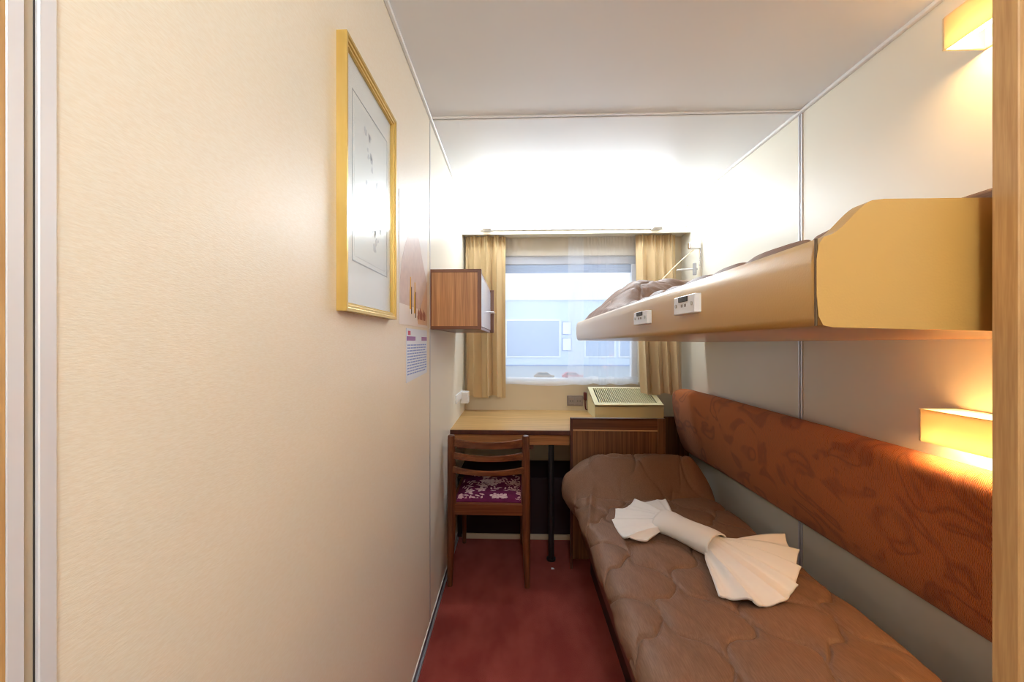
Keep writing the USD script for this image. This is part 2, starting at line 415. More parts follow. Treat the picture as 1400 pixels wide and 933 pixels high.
# the door frame at the left edge of the picture: aluminium channel and a wooden jamb
df = Thing('trim_7', 'pair of white aluminium door frame edges at the near end of the left wall', 'door frame', (XL, 0.27, 0), kind='structure')
df.part('flange', box(XL - 0.02, XL + 0.003, 0.2735, 0.2852, 0, HC, 0.0008), M['aluminium'])
df.part('flange', box(XL - 0.02, XL + 0.003, 0.2550, 0.2655, 0, HC, 0.0008), M['aluminium'])
df.part('channel', box(XL - T, XL - 0.001, 0.2550, 0.2852, 0, HC), M['recess'])
df.part('seal', box(XL - 0.02, XL + 0.0002, 0.2730, 0.2736, 0, HC), M['dark_gap'])

# partition at the foot of the berths
pt = Thing('partition', 'oak-coloured wooden partition edge standing at the right edge beside the berths', 'partition', (0.84, 0.457, 0), kind=None)
pt.part('panel', box(0.5475, XR, 0.4455, 0.470, 0, HC), M['partition'])
pt.part('edge_post', box(0.5440, 0.5500, 0.4452, 0.4703, 0, HC, 0.0012), M['post_wood'])

# ------------------------------------------------------------------ under the desk: boxed ledge and skirting
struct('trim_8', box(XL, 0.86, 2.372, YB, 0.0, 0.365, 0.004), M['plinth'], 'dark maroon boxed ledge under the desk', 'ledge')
struct('baseboard_back', box(XL + 0.03, 0.80, 2.356, 2.3718, 0.0, 0.030, 0.003), M['pale_wood'], 'pale wooden skirting strip at the foot of the dark ledge', 'skirting')

# ------------------------------------------------------------------ window
wn = Thing('window_1', 'cabin window with pale metal frame behind the net curtains', 'window', ((WX0 + WX1) / 2, YB + 0.06, WZ0), kind='structure')
FT = 0.04
wn.part('frame_rail', box(WX0, WX1, YB + 0.035, YB + 0.085, WZ1 - 0.055, WZ1, 0.004), M['grey_alu'])
wn.part('frame_rail', box(WX0, WX1, YB + 0.035, YB + 0.085, WZ0, WZ0 + 0.022, 0.004), M['aluminium'])
wn.part('frame_stile', box(WX0, WX0 + FT, YB + 0.035, YB + 0.085, WZ0 + 0.022, WZ1 - 0.055, 0.004), M['aluminium'])
wn.part('frame_stile', box(WX1 - FT, WX1, YB + 0.035, YB + 0.085, WZ0 + 0.022, WZ1 - 0.055, 0.004), M['aluminium'])
M['blue_alu'] = mat('blue_aluminium', (0.30, 0.42, 0.66), 0.4, metal=0.2)
for q in range(4):
    z_ = WZ1 - 0.058 - q * 0.0145
    wn.part('vent_slat', hull([(x, y + dy, z + dy * 0.35) for x in (WX0 + FT, WX1 - FT) for y, z in ((YB + 0.045, z_), (YB + 0.045, z_ - 0.0125), (YB + 0.052, z_), (YB + 0.052, z_ - 0.0125)) for dy in (0, 0.012)]), M['blue_alu'])
M['pane'] = usdkit.material(stage, '/World/Looks/window_pane', {
    't': ('transparent_bsdf', {'color': (0.93, 0.97, 1.0)}), 'gl': ('glossy_bsdf', {'roughness': 0.02}), **SCHLICK, 'x': ('mix_closure', {})},
    SCHLICK_LINKS + [('t.BSDF', 'x.closure1'), ('gl.BSDF', 'x.closure2')], surface='x.closure')
wn.part('pane', box(WX0 + FT, WX1 - FT, YB + 0.058, YB + 0.063, WZ0 + 0.022, WZ1 - 0.055), M['pane'])

# ------------------------------------------------------------------ the quay outside
M['quay'] = mat('quay_asphalt', (0.30, 0.33, 0.36), 0.8)
M['terminal'] = mat('terminal_wall', (0.62, 0.72, 0.84), 0.7)
M['terminal_white'] = mat('terminal_white', (0.92, 0.93, 0.95), 0.6)
M['terminal_glass'] = mat('terminal_glass', (0.38, 0.48, 0.66), 0.4)
M['terminal_blue'] = mat('terminal_blue', (0.10, 0.22, 0.55), 0.5)
M['car_red'] = mat('car_red', (0.50, 0.06, 0.08), 0.3)
M['car_brown'] = mat('car_brown', (0.34, 0.22, 0.13), 0.3)
M['car_window'] = mat('car_window', (0.03, 0.04, 0.05), 0.2)
M['tyre'] = mat('tyre', (0.02, 0.02, 0.02), 0.8)
ZQ = EYE - 8.0
struct('ground', box(-120, 140, 12, 190, ZQ - 0.5, ZQ), M['quay'], 'grey quay surface seen through the lower window', 'quay')
D = 130.0
k = D / 539.5


def wx(px):
    return (px - 704) * k


def wz(py):
    return EYE - (py - 467) * k


tb = Thing('terminal_building', 'pale blue harbour building with a white upper band seen through the window', 'building', (wx(760), D, ZQ))
tb.part('wall', box(wx(520), wx(1000), D, D + 20, ZQ, wz(411)), M['terminal'])
tb.part('fascia', box(wx(515), wx(1005), D - 0.8, D + 20, wz(411), wz(384), 0.1), M['terminal_white'])
tb.part('base_band', box(wx(520), wx(1000), D - 0.25, D, wz(502), wz(499)), M['terminal_blue'])
for x0, x1 in ((693, 764), (800, 838), (846, 900), (610, 680)):
    w = tb.part('window_frame', box(wx(x0 - 2), wx(x1 + 2), D - 0.35, D, wz(489), wz(437), 0.08), M['terminal_white'])
    tb.part('pane', box(wx(x0), wx(x1), D - 0.42, D - 0.30, wz(487), wz(439)), M['terminal_glass'], parent=w)
for x0, y0 in ((768, 440), (768, 462)):
    w = tb.part('window_frame', box(wx(x0), wx(x0 + 13), D - 0.3, D, wz(y0 + 18), wz(y0), 0.05), M['terminal_blue'])
    tb.part('pane', box(wx(x0 + 1), wx(x0 + 12), D - 0.38, D - 0.25, wz(y0 + 17), wz(y0 + 1)), M['terminal_white'], parent=w)


def car(x, y, m, label):
    c = Thing('parked_car', label, 'car', (x, y, ZQ), group=None)
    prof = Polygon([(-2.1, 0.35), (2.1, 0.35), (2.15, 0.85), (1.3, 0.98), (0.7, 1.48), (-1.2, 1.5), (-1.95, 0.95), (-2.15, 0.85)])
    body = prism(prof, 'y', y - 0.85, y + 0.85); body.apply_translation((x, 0, ZQ))
    c.part('body', body, m)
    win = prism(Polygon([(-1.5, 0.98), (1.05, 0.98), (0.62, 1.4), (-1.1, 1.42)]), 'y', y - 0.88, y + 0.88); win.apply_translation((x, 0, ZQ))
    c.part('side_window', win, M['car_window'])
    for s in (-1.3, 1.3):
        for yy in (-0.75, 0.75):
            c.part('wheel', bar((x + s, y + yy - 0.1, ZQ + 0.32), (x + s, y + yy + 0.1, ZQ + 0.32), 0.32), M['tyre'])


car(80 / 539.5 * (767 - 704) + 2.8, 84.0, M['car_red'], 'red car parked on the quay beyond the window')
car(80 / 539.5 * (726 - 704) + 2.9, 84.0, M['car_brown'], 'brown car parked on the quay beyond the window')

# ------------------------------------------------------------------ pelmet and the long lamp
YP = 2.578
ZS = 1.884
pe = Thing('pelmet_box', 'cream pelmet box running over the curtains below the ceiling', 'pelmet', (0.39, YP, ZS))
pe.part('front_board', box(XL, XR, YP, YP + 0.014, ZS, HC, 0.001), M['pelmet'])
pe.part('soffit', box(XL, XR, YP + 0.014, YB, ZS + 0.012, ZS + 0.024), M['pelmet'])
for px_, pz_ in ((XL + 0.022, 2.045), (XR - 0.022, 2.055), (XR - 0.03, 1.925)):
    pe.part('screw', bar((px_, YP - 0.003, pz_), (px_, YP + 0.002, pz_), 0.005), M['screw'])

LX0, LX1, LZ0, LZ1, LY = -0.262, 0.985, 1.915, 2.060, 2.490
ll = Thing('strip_light', 'long white glowing strip lamp mounted on the pelmet over the window', 'lamp', ((LX0 + LX1) / 2, YP, LZ0))
ll.part('base', box(LX0 + 0.03, LX1 - 0.03, YP - 0.018, YP, LZ0 - 0.008, LZ1 + 0.006, 0.002), M['white_plastic'])
ll.part('diffuser', rbox(LX0, LX1, LY, YP - 0.018, LZ0, LZ1, 0.028), emitter('strip_glow', (0.87, 0.95, 1.0), L_TUBE))
for x0 in (LX0 + 0.05, LX1 - 0.11):
    ll.part('clip', box(x0, x0 + 0.06, LY + 0.02, YP, LZ0 - 0.013, LZ0 - 0.007, 0.001), M['white_plastic'])

# entry lamp (behind the camera)
el = Thing('ceiling_lamp', 'round white globe lamp under the ceiling in the entry', 'lamp', (0.13, -0.45, HC))
el.part('rim', bar((0.13, -0.45, HC - 0.03), (0.13, -0.45, HC), 0.06), M['white_plastic'])
el.part('globe', trimesh.Trimesh(trimesh.creation.icosphere(3, 0.10).vertices + (0.13, -0.45, HC - 0.125), trimesh.creation.icosphere(3, 0.10).faces), emitter('entry_glow', (0.90, 0.96, 1.0), L_ENTRY), smooth=True)

# ------------------------------------------------------------------ curtains
def curtain(x0, x1, zt, zb, y, folds, amp, seed, nx=150, nz=70, th=0.0015, lean=0.0, hem=0.0):
    rng = np.random.default_rng(seed)
    s = np.linspace(0, 1, nx)[None, :]
    t = np.linspace(0, 1, nz)[:, None]
    ph = rng.uniform(0, 6.28, 4)
    base = 2 * math.pi * folds * (s + 0.035 * np.sin(2 * math.pi * (1.3 * s) + ph[0]))
    wob = base + 0.5 * np.sin(2.2 * t + ph[1]) * np.sin(5 * s + ph[2])
    a = amp * (0.55 + 0.45 * smoothstep(0, 0.35, t)) * (0.75 + 0.35 * np.sin(7.3 * s + ph[3]))
    top = (1 - smoothstep(0.0, 0.16, t))
    sw = np.sin(wob)
    yy = y + a * (sw + 0.22 * np.sin(2 * wob + 0.6)) + top * 0.010 * np.sin(3 * wob + 1.0) - lean * t ** 1.4
    xx = x0 + (x1 - x0) * s + 0.30 * a * np.sin(2 * wob)
    zz = zt + (zb - zt) * t + hem * np.sin(wob * 0.5 + 0.6) * t ** 3 + 0 * s
    return np.stack([np.broadcast_to(xx, (nz, nx)), np.broadcast_to(yy, (nz, nx)), np.broadcast_to(zz, (nz, nx))], -1)


single('curtain', shell(curtain(-0.330, -0.062, 1.890, 0.812, 2.650, 3.4, 0.027, 3, hem=0.010), 0.0015), M['curtain'],
       'tan satin curtain hanging at the left of the window, partly behind the wall cabinet', 'curtain', 'satin window curtains', smooth=True)
single('curtain', shell(curtain(0.800, 1.065, 1.890, 0.848, 2.652, 4.2, 0.024, 11, lean=0.11, hem=0.006), 0.0015), M['curtain'],
       'tan satin curtain hanging at the right of the window, crossed by the upper bunk', 'curtain', 'satin window curtains', smooth=True)
def sheer(name_label, x0, x1, zb, y, folds, amp, seed, hem):
    t_ = Thing('net_curtain', name_label, 'curtain', ((x0 + x1) / 2, y, zb), group='sheer net curtains')
    P = curtain(x0, x1, 1.892, zb, y, folds, amp, seed, nx=170, nz=60, hem=hem)
    t_.part('net', P_sheet(P[:-3]), M['sheer'], smooth=True)
    t_.part('hem', P_sheet(P[-4:]), M['sheer_hem'], smooth=True)


def P_sheet(P):
    m, n = P.shape[:2]
    i = np.arange(m * n).reshape(m, n)
    q = np.c_[i[:-1, :-1].ravel(), i[1:, :-1].ravel(), i[1:, 1:].ravel(), i[:-1, 1:].ravel()]
    return trimesh.Trimesh(P.reshape(-1, 3), np.vstack([q[:, [0, 1, 2]], q[:, [0, 2, 3]]]), process=False)


sheer('flat sheer white net curtain covering the left two thirds of the window', -0.10, 0.47, 0.885, 2.704, 2.3, 0.006, 5, 0.006)
sheer('gathered sheer white net curtain at the right part of the window', 0.36, 0.83, 0.893, 2.688, 7.0, 0.006, 8, 0.006)

# ------------------------------------------------------------------ wall cabinet on the left wall
CX1, CY0, CY1, CZ0, CZ1 = -0.143, 1.606, 2.300, 1.233, 1.479
wc = Thing('wall_cabinet', 'small striped wooden cabinet hanging on the left wall above the desk', 'cabinet', (XL, CY0, CZ0))
wc.part('side_panel', box(XL, CX1 - 0.004, CY0, CY0 + 0.015, CZ0 + 0.012, CZ1 - 0.012), M['cab_v'])
wc.part('side_panel', box(XL, CX1 + 0.020, CY1 - 0.02, CY1, CZ0 + 0.0, CZ1), M['cab_edge'])
wc.part('top_panel', box(XL, CX1, CY0 - 0.002, CY1 - 0.02, CZ1 - 0.013, CZ1, 0.001), M['cab_edge'])
wc.part('bottom_panel', box(XL, CX1, CY0 - 0.002, CY1 - 0.02, CZ0, CZ0 + 0.013, 0.001), M['cab_edge'])
wc.part('edge_strip', box(CX1 - 0.010, CX1 + 0.006, CY0 - 0.003, CY0 + 0.018, CZ0, CZ1, 0.001), M['cab_edge'])
wc.part('edge_strip', box(XL, XL + 0.006, CY0 - 0.002, CY0, CZ0 + 0.013, CZ1 - 0.013), M['cab_edge'])
d = wc.part('door', box(CX1 - 0.008, CX1 + 0.002, CY0 + 0.020, CY1 - 0.022, CZ0 + 0.014, CZ1 - 0.014, 0.001), M['door_white'], label='glossy white cabinet door')
wc.part('handle', tube([(CX1, 2.20, 1.345), (CX1 + 0.022, 2.20, 1.345), (CX1 + 0.026, 2.205, 1.345), (CX1 + 0.026, 2.262, 1.345), (CX1 + 0.022, 2.268, 1.345), (CX1, 2.268, 1.345)], 0.0042), M['chrome'], parent=d, label='thin chrome door handle')

# ------------------------------------------------------------------ picture in a gold frame
PY0, PY1, PZ0, PZ1 = 0.7555, 1.079, 1.2435, 1.790
pf = Thing('framed_picture', 'tall gold-framed faint drawing under glass hanging on the left wall', 'picture', (XL, 0.917, PZ0))
W, PT = 0.018, 0.021
X1 = XL + PT
prof = [(0, 0), (PT, 0), (PT, 0.006), (PT - 0.003, 0.008), (PT - 0.003, 0.0125), (PT - 0.006, 0.014), (PT - 0.006, W), (0, W)]   # depth from wall, inwards


def moulding(a, b, inward):
    """Mitred frame side in the wall plane from corner a to corner b (y, z)."""
    a, b, inward = np.array(a, float), np.array(b, float), np.array(inward, float)
    along = (b - a) / np.linalg.norm(b - a)
    v = []
    for end, s in ((a, 1), (b, -1)):
        for dpt, w in prof:
            q = end + inward * w + along * s * w
            v.append((XL + dpt, q[0], q[1]))
    n = len(prof)
    f = []
    for i in range(n):
        j = (i + 1) % n
        f += [(i, j, n + j), (i, n + j, n + i)]
    cap = trimesh.creation.triangulate_polygon(Polygon(prof), engine='earcut')[1]
    f += [tuple(t) for t in cap] + [tuple(t[::-1] + n) for t in cap]
    m = trimesh.Trimesh(v, f, process=False)
    trimesh.repair.fix_normals(m)
    return m


for a, b, i in (((PY0, PZ0), (PY0, PZ1), (1, 0)), ((PY1, PZ0), (PY1, PZ1), (-1, 0)), ((PY0, PZ1), (PY1, PZ1), (0, -1)), ((PY0, PZ0), (PY1, PZ0), (0, 1))):
    pf.part('frame_side', moulding(a, b, i), M['gold'], smooth=False)
pf.part('mat_board', box(XL + 0.003, XL + 0.008, PY0 + W - 0.002, PY1 - W + 0.002, PZ0 + W - 0.002, PZ1 - W + 0.002), M['mat_board'])
AY0, AY1, AZ0, AZ1 = 0.822, 1.022, 1.365, 1.700
art = pf.part('drawing', box(XL + 0.0075, XL + 0.0084, AY0, AY1, AZ0, AZ1), M['art_paper'])
line = [box(XL + 0.0082, XL + 0.0088, y0, y1, z0, z1) for y0, y1, z0, z1 in ((AY0 - .012, AY1 + .012, AZ1 + .010, AZ1 + .0125), (AY0 - .012, AY1 + .012, AZ0 - .0125, AZ0 - .010), (AY1 + .010, AY1 + .0125, AZ0 - .01, AZ1 + .01), (AY0 - .0125, AY0 - .010, AZ0 - .01, AZ1 + .01))]
pf.part('rule_line', line, M['pencil'], parent=art)
rng = np.random.default_rng(21)
blobs = []
for cy, cz, n, r in ((0.905, 1.62, 9, 0.014), (0.955, 1.555, 7, 0.011), (0.875, 1.50, 6, 0.010), (0.935, 1.43, 9, 0.013), (0.975, 1.46, 6, 0.009)):
    for _ in range(n):
        oy, oz, rr = rng.normal(0, r), rng.normal(0, r * 1.8), r * rng.uniform(0.25, 0.6)
        a = np.linspace(0, 6.283, 11)[:-1]
        rad = rr * (1 + 0.35 * rng.normal(0, 1, 10).clip(-1, 1))
        blobs.append(prism(Polygon(np.c_[cy + oy + rad * np.cos(a), cz + oz + 1.3 * rad * np.sin(a)]).buffer(0), 'x', XL + 0.0083, XL + 0.0087))
pf.part('brush_marks', blobs, M['wash'], parent=art, kind='stuff')
M['picture_glass'] = usdkit.material(stage, '/World/Looks/picture_glass', {
    't': ('transparent_bsdf', {'color': (0.97, 0.98, 0.98)}), 'gl': ('glossy_bsdf', {'roughness': 0.10}), **SCHLICK, 'x': ('mix_closure', {})},
    SCHLICK_LINKS + [('t.BSDF', 'x.closure1'), ('gl.BSDF', 'x.closure2')], surface='x.closure')
pf.part('glass', box(XL + 0.0105, XL + 0.0125, PY0 + W - 0.001, PY1 - W + 0.001, PZ0 + W - 0.001, PZ1 - W + 0.001), M['picture_glass'])

# ------------------------------------------------------------------ posters on the left wall
M['poster_paper'] = mat('poster_paper', (0.84, 0.80, 0.79), 0.35)
M['poster_hill'] = mat('poster_hill', (0.60, 0.48, 0.47), 0.4, noise=((40, 40, 40), (0.68, 0.55, 0.52), 4.0))
M['poster_sand'] = mat('poster_sand', (0.74, 0.55, 0.42), 0.35, noise=((60, 60, 60), (0.68, 0.47, 0.36), 3.0))
M['poster_yellow'] = mat('poster_yellow', (0.76, 0.42, 0.03), 0.35)
M['poster_black'] = mat('poster_black', (0.06, 0.04, 0.04), 0.35)
M['poster_brown'] = mat('poster_brown', (0.36, 0.09, 0.06), 0.35)
M['notice_paper'] = mat('notice_paper', (0.76, 0.80, 0.90), 0.35)
M['notice_red'] = mat('notice_red', (0.60, 0.05, 0.10), 0.4)
M['notice_violet'] = mat('notice_violet', (0.32, 0.10, 0.34), 0.4)
M['notice_blue'] = mat('notice_blue', (0.22, 0.32, 0.66), 0.4)
QY0, QY1, QZ0, QZ1 = 1.168, 1.548, 1.236, 1.640
po = Thing('poster', 'pale pink mountain poster with yellow bottles beside the picture', 'poster', (XL, 1.36, QZ0))
po.part('paper', box(XL + 0.0003, XL + 0.0014, QY0, QY1, QZ0, QZ1), M['poster_paper'])
px0 = XL + 0.0013


def pr_(pts, dx=0.0004, k_=0):
    return prism(Polygon(pts).buffer(0), 'x', px0 + 0.0002 * k_, px0 + dx + 0.0002 * k_)


po.part('mountain_print', pr_([(QY0 + .004, 1.36), (QY0 + .03, 1.44), (1.24, 1.50), (1.29, 1.545), (1.33, 1.600), (1.36, 1.585), (1.41, 1.55), (1.46, 1.49), (1.52, 1.43), (QY1 - .004, 1.40), (QY1 - .004, 1.30), (QY0 + .004, 1.30)]), M['poster_hill'])
po.part('sand_print', pr_([(1.43, 1.305), (1.49, 1.36), (QY1 - .004, 1.42), (QY1 - .004, 1.245), (1.40, 1.245), (1.38, 1.27)], k_=1), M['poster_sand'])
for cy, cz in ((1.295, 1.335), (1.352, 1.325)):
    po.part('bottle_print', [pr_([(cy - .012, cz - .045), (cy + .012, cz - .045), (cy + .012, cz + .015), (cy + .005, cz + .035), (cy + .005, cz + .062), (cy - .005, cz + .062), (cy - .005, cz + .035), (cy - .012, cz + .015)], k_=2)], M['poster_yellow'])
    po.part('label_print', pr_([(cy + .006, cz - .06), (cy + .016, cz - .06), (cy + .016, cz + .03), (cy + .006, cz + .03)], k_=3), M['poster_black'])
po.part('glasses_print', [pr_([(cy - .008, 1.262), (cy + .008, 1.262), (cy + .011, 1.285 + dz), (cy, 1.30 + dz), (cy - .011, 1.285 + dz)], k_=2) for cy, dz in ((1.405, 0), (1.43, .006), (1.452, -.004), (1.477, .003), (1.50, -.002))], M['poster_brown'], kind='stuff')

NY0, NY1, NZ0, NZ1 = 1.245, 1.540, 1.050, 1.226
no = Thing('notice', 'bluish printed notice sheet with red heading below the poster', 'notice', (XL, 1.39, NZ0))
no.part('paper', prism(Polygon([(NY0, NZ0), (NY1, NZ0 + 0.012), (NY1, NZ1), (NY0, NZ1)]), 'x', XL + 0.0003, XL + 0.0014), M['notice_paper'])
no.part('heading', [box(px0, px0 + .0005, NY0 + .02, NY0 + .05, NZ1 - .022, NZ1 - .008)], M['notice_red'])
no.part('heading', box(px0, px0 + .0005, NY0 + .005, NY0 + .115, NZ1 - .040, NZ1 - .026), M['notice_violet'])
no.part('heading', box(px0, px0 + .0005, NY1 - .09, NY1 - .005, NZ1 - .040, NZ1 - .026), M['notice_violet'])
rows = []
rng = np.random.default_rng(4)
for i in range(11):
    z = NZ1 - 0.055 - i * 0.0095
    y = NY0 + 0.012
    while y < NY1 - 0.03:
        w_ = rng.uniform(0.012, 0.04)
        rows.append(box(px0, px0 + .0004, y, min(y + w_, NY1 - 0.012), z - 0.0022, z + 0.0022))
        y += w_ + 0.006
no.part('text_lines', rows, M['notice_blue'], smooth=False, kind='stuff')

# ------------------------------------------------------------------ socket on the left wall by the desk
so = Thing('wall_socket', 'small white surface-mounted socket on the left wall above the desk end', 'socket', (XL, 2.5, 0.80))
so.part('plate', box(XL, XL + 0.006, 2.29, 2.55, 0.816, 0.868, 0.002), M['white_plastic'])
so.part('box', rbox(XL, XL + 0.050, 2.50, 2.565, 0.787, 0.862, 0.006), M['white_plastic'])

# ------------------------------------------------------------------ outlet and heater under the window
ou = Thing('wall_outlet', 'grey double power outlet on the end wall under the window', 'outlet', (0.40, YB, 0.75))
ou.part('plate', box(0.356, 0.465, YB - 0.010, YB, 0.742, 0.812, 0.002), M['grey_plastic'])
for x0 in (0.364, 0.414):
    ou.part('insert', box(x0, x0 + 0.044, YB - 0.014, YB - 0.008, 0.750, 0.802, 0.002), M['grey_plastic'])
    ou.part('pin_holes', [bar((x0 + xx, YB - 0.0150, 0.776), (x0 + xx, YB - 0.013, 0.776), 0.004) for xx in (0.014, 0.030)], M['dark_plastic'])
single('plug', [rbox(0.468, 0.486, YB - 0.04, YB, 0.783, 0.838, 0.007), tube([(0.477, YB - 0.02, 0.786), (0.478, YB - 0.02, 0.745), (0.481, YB - 0.022, 0.722), (0.50, YB - 0.025, 0.7155)], 0.004)], M['red_plug'],
       'dark red power plug with cord between outlet and heater', 'plug', smooth=40)

HX0, HX1, HY0, HY1 = 0.488, 0.905, 2.440, 2.672
HF, HB = 0.798, 0.878      # front and back height of the sloping grille
ht = Thing('heater', 'cream box heater with slatted sloping grille standing on the desk at right', 'heater', (0.70, 2.57, 0.712))
ht.part('body', prism(Polygon([(HY0, 0.7105), (HY1, 0.7105), (HY1, HB - 0.018), (HY0 + 0.02, HF - 0.018), (HY0, HF - 0.018)]), 'x', HX0 + 0.006, HX1 - 0.006), M['black_metal'])
ht.part('front_panel', box(HX0, HX1, HY0 - 0.006, HY0 + 0.004, 0.7105, HF - 0.006, 0.002), M['cream_plastic'])
for xa in (HX0, HX1 - 0.007):
    ht.part('side_panel', prism(Polygon([(HY0, 0.7105), (HY1, 0.7105), (HY1, HB), (HY0 + 0.02, HF + 0.002), (HY0, HF - 0.006)]), 'x', xa, xa + 0.007), M['cream_plastic'])


def hz(y):
    return HF + (HB - HF) * (y - HY0) / (HY1 - HY0)


def sloped(x0, x1, y0, y1, th):
    return hull([(x, y, hz(y) - d_) for x in (x0, x1) for y in (y0, y1) for d_ in (0, th)])


ht.part('grille_rim', [sloped(HX0, HX1, HY0 - 0.006, HY0 + 0.022, 0.012), sloped(HX0, HX1, HY1 - 0.02, HY1, 0.012), sloped(HX0, HX0 + 0.03, HY0 + 0.02, HY1 - 0.02, 0.012), sloped(HX1 - 0.03, HX1, HY0 + 0.02, HY1 - 0.02, 0.012)], M['cream_plastic'])
xs = np.linspace(HX0 + 0.03, HX1 - 0.03, 30)
ht.part('grille_bars', [sloped(x - 0.0021, x + 0.0021, HY0 + 0.02, HY1 - 0.018, 0.012) for x in xs[1:-1]], M['cream_plastic'], smooth=False, kind='stuff')

# ------------------------------------------------------------------ desk
DZ = 0.710
dk = Thing('desk', 'fixed wooden desk with pale top and dark edge under the window', 'desk', (0.2, 2.4, 0))
dk.part('shelf', box(0.772, 0.873, 2.42, YB, DZ - 0.022, DZ), M['desk_top'])
dk.part('tabletop', box(XL, 0.772, 2.108, YB, DZ - 0.022, DZ), M['desk_top'])
dk.part('front_edge', box(XL, 0.297, 2.100, 2.109, DZ - 0.024, DZ - 0.0008, 0.001), M['dark_wood'], label='dark edge strip')
ap = dk.part('drawer', box(XL + 0.004, 0.292, 2.118, 2.136, 0.628, DZ - 0.024, 0.001), M['desk_apron'], label='reddish wooden drawer front')
dk.part('drawer_box', box(XL + 0.03, 0.10, 2.14, 2.50, 0.60, DZ - 0.024), M['dark_wood'], parent=None)
lg = dk.part('leg', tube([(0.196, 2.145, 0.0), (0.196, 2.145, 0.628)], 0.0155, 16), M['black_metal'], label='black metal leg')
dk.part('foot', tube([(0.196, 2.145, 0.0), (0.196, 2.145, 0.012)], 0.024, 18), M['black_metal'], parent=lg)
dk.part('leg_brace', box(0.180, 0.212, 2.10 + 0.02, 2.60, DZ - 0.034, DZ - 0.023), M['black_metal'])

# ------------------------------------------------------------------ headboard
hb = Thing('headboard', 'dark striped wooden headboard panel between desk and lower bed', 'headboard', (0.57, 2.075, 0))
HBY = 2.062
hb.part('edge_post', box(0.288, 0.300, HBY - 0.002, HBY + 0.024, 0.0, 0.784, 0.001), M['dark_wood'])
hb.part('top_cap', box(0.300, 0.735, HBY, HBY + 0.022, 0.776, 0.784, 0.001), M['dark_wood'])
hb.part('rail', box(0.300, 0.735, HBY + 0.002, HBY + 0.020, 0.725, 0.776), M['head_h'])
hb.part('bead', box(0.302, 0.735, HBY - 0.004, HBY + 0.010, 0.7175, 0.7255, 0.002), M['bead'])
hb.part('panel', box(0.300, 0.735, HBY + 0.004, HBY + 0.020, 0.05, 0.7175), M['head_v'])
hb.part('panel', box(0.735, 0.775, HBY - 0.002, HBY + 0.020, 0.05, 0.784, 0.001), M['head_v'])
scp = Thing('side_panel', 'narrow dark striped wooden panel beside the heater at the end of the backrest', 'panel', (1.0, 2.60, 0))
scp.part('panel', box(0.885, XR - 0.004, 2.592, 2.612, 0.37, 0.690), M['head_v'])
scp.part('edge_strip', box(0.875, 0.885, 2.590, 2.614, 0.37, 0.692, 0.001), M['dark_wood'])
scp.part('top_cap', box(0.885, XR - 0.004, 2.590, 2.614, 0.690, 0.694, 0.001), M['dark_wood'])

# ------------------------------------------------------------------ chair
ch = Thing('chair', 'dark wooden ladder-back chair with purple floral seat pulled up to the desk', 'chair', (-0.128, 2.1, 0))
CXL, CXR, CYB = -0.309, 0.053, 1.912


def post(x, sgn):
    """Back post: upright with a slight rake, rounded square section, tapering to the foot and the top."""
    zs = [0.0, 0.15, 0.34, 0.42, 0.58, 0.70, 0.727, 0.731]
    ys = [-0.012, -0.004, 0.010, 0.012, 0.002, -0.012, -0.015, -0.0155]
    rs = [0.012, 0.0155, 0.0205, 0.0205, 0.0185, 0.0165, 0.0155, 0.012]
    xs_ = [sgn * 0.006, sgn * 0.003, 0, 0, 0, -sgn * 0.001, -sgn * 0.002, -sgn * 0.002]
    return tube([(x + a, CYB + b, c) for a, b, c in zip(xs_, ys, zs)], rs, 12, (0.95, 1.1))


for x, s in ((CXL, -1), (CXR, 1)):
    ch.part('back_post', post(x, s), M['chair_wood'], smooth=50)
for x, s in ((CXL + 0.012, -1), (CXR - 0.010, 1)):
    ch.part('front_leg', tube([(x, 2.310, 0.0), (x, 2.305, 0.2), (x, 2.295, 0.385)], [0.011, 0.015, 0.018], 12), M['chair_wood'], smooth=50)


def slat(zt, h, bow):
    u = np.linspace(-1, 1, 25)
    xs_ = CXL + (CXR - CXL) * (u + 1) / 2
    yc = CYB - 0.004 - bow * (1 - u ** 2)
    sag = 0.013 * (1 - u ** 2)
    hh = h - 0.009 * (1 - u ** 2)
    v, f = [], []
    for x, y, q, sg in zip(xs_, yc, hh, sag):
        q, zt_ = q, zt - sg
        v += [(x, y - 0.006, zt_ - q), (x, y + 0.006, zt_ - q), (x, y + 0.006, zt_ - 0.003), (x, y + 0.003, zt_), (x, y - 0.003, zt_), (x, y - 0.006, zt_ - 0.003)]
    n = 6
    for i in range(len(u) - 1):
        for j in range(n):
            a, b = i * n + j, i * n + (j + 1) % n
            f += [(a, b, b + n), (a, b + n, a + n)]
    for j in range(1, n - 1):
        f += [(0, j, j + 1), ((len(u) - 1) * n, (len(u) - 1) * n + j + 1, (len(u) - 1) * n + j)]
    m = trimesh.Trimesh(v, f, process=False)
    trimesh.repair.fix_normals(m)
    return m


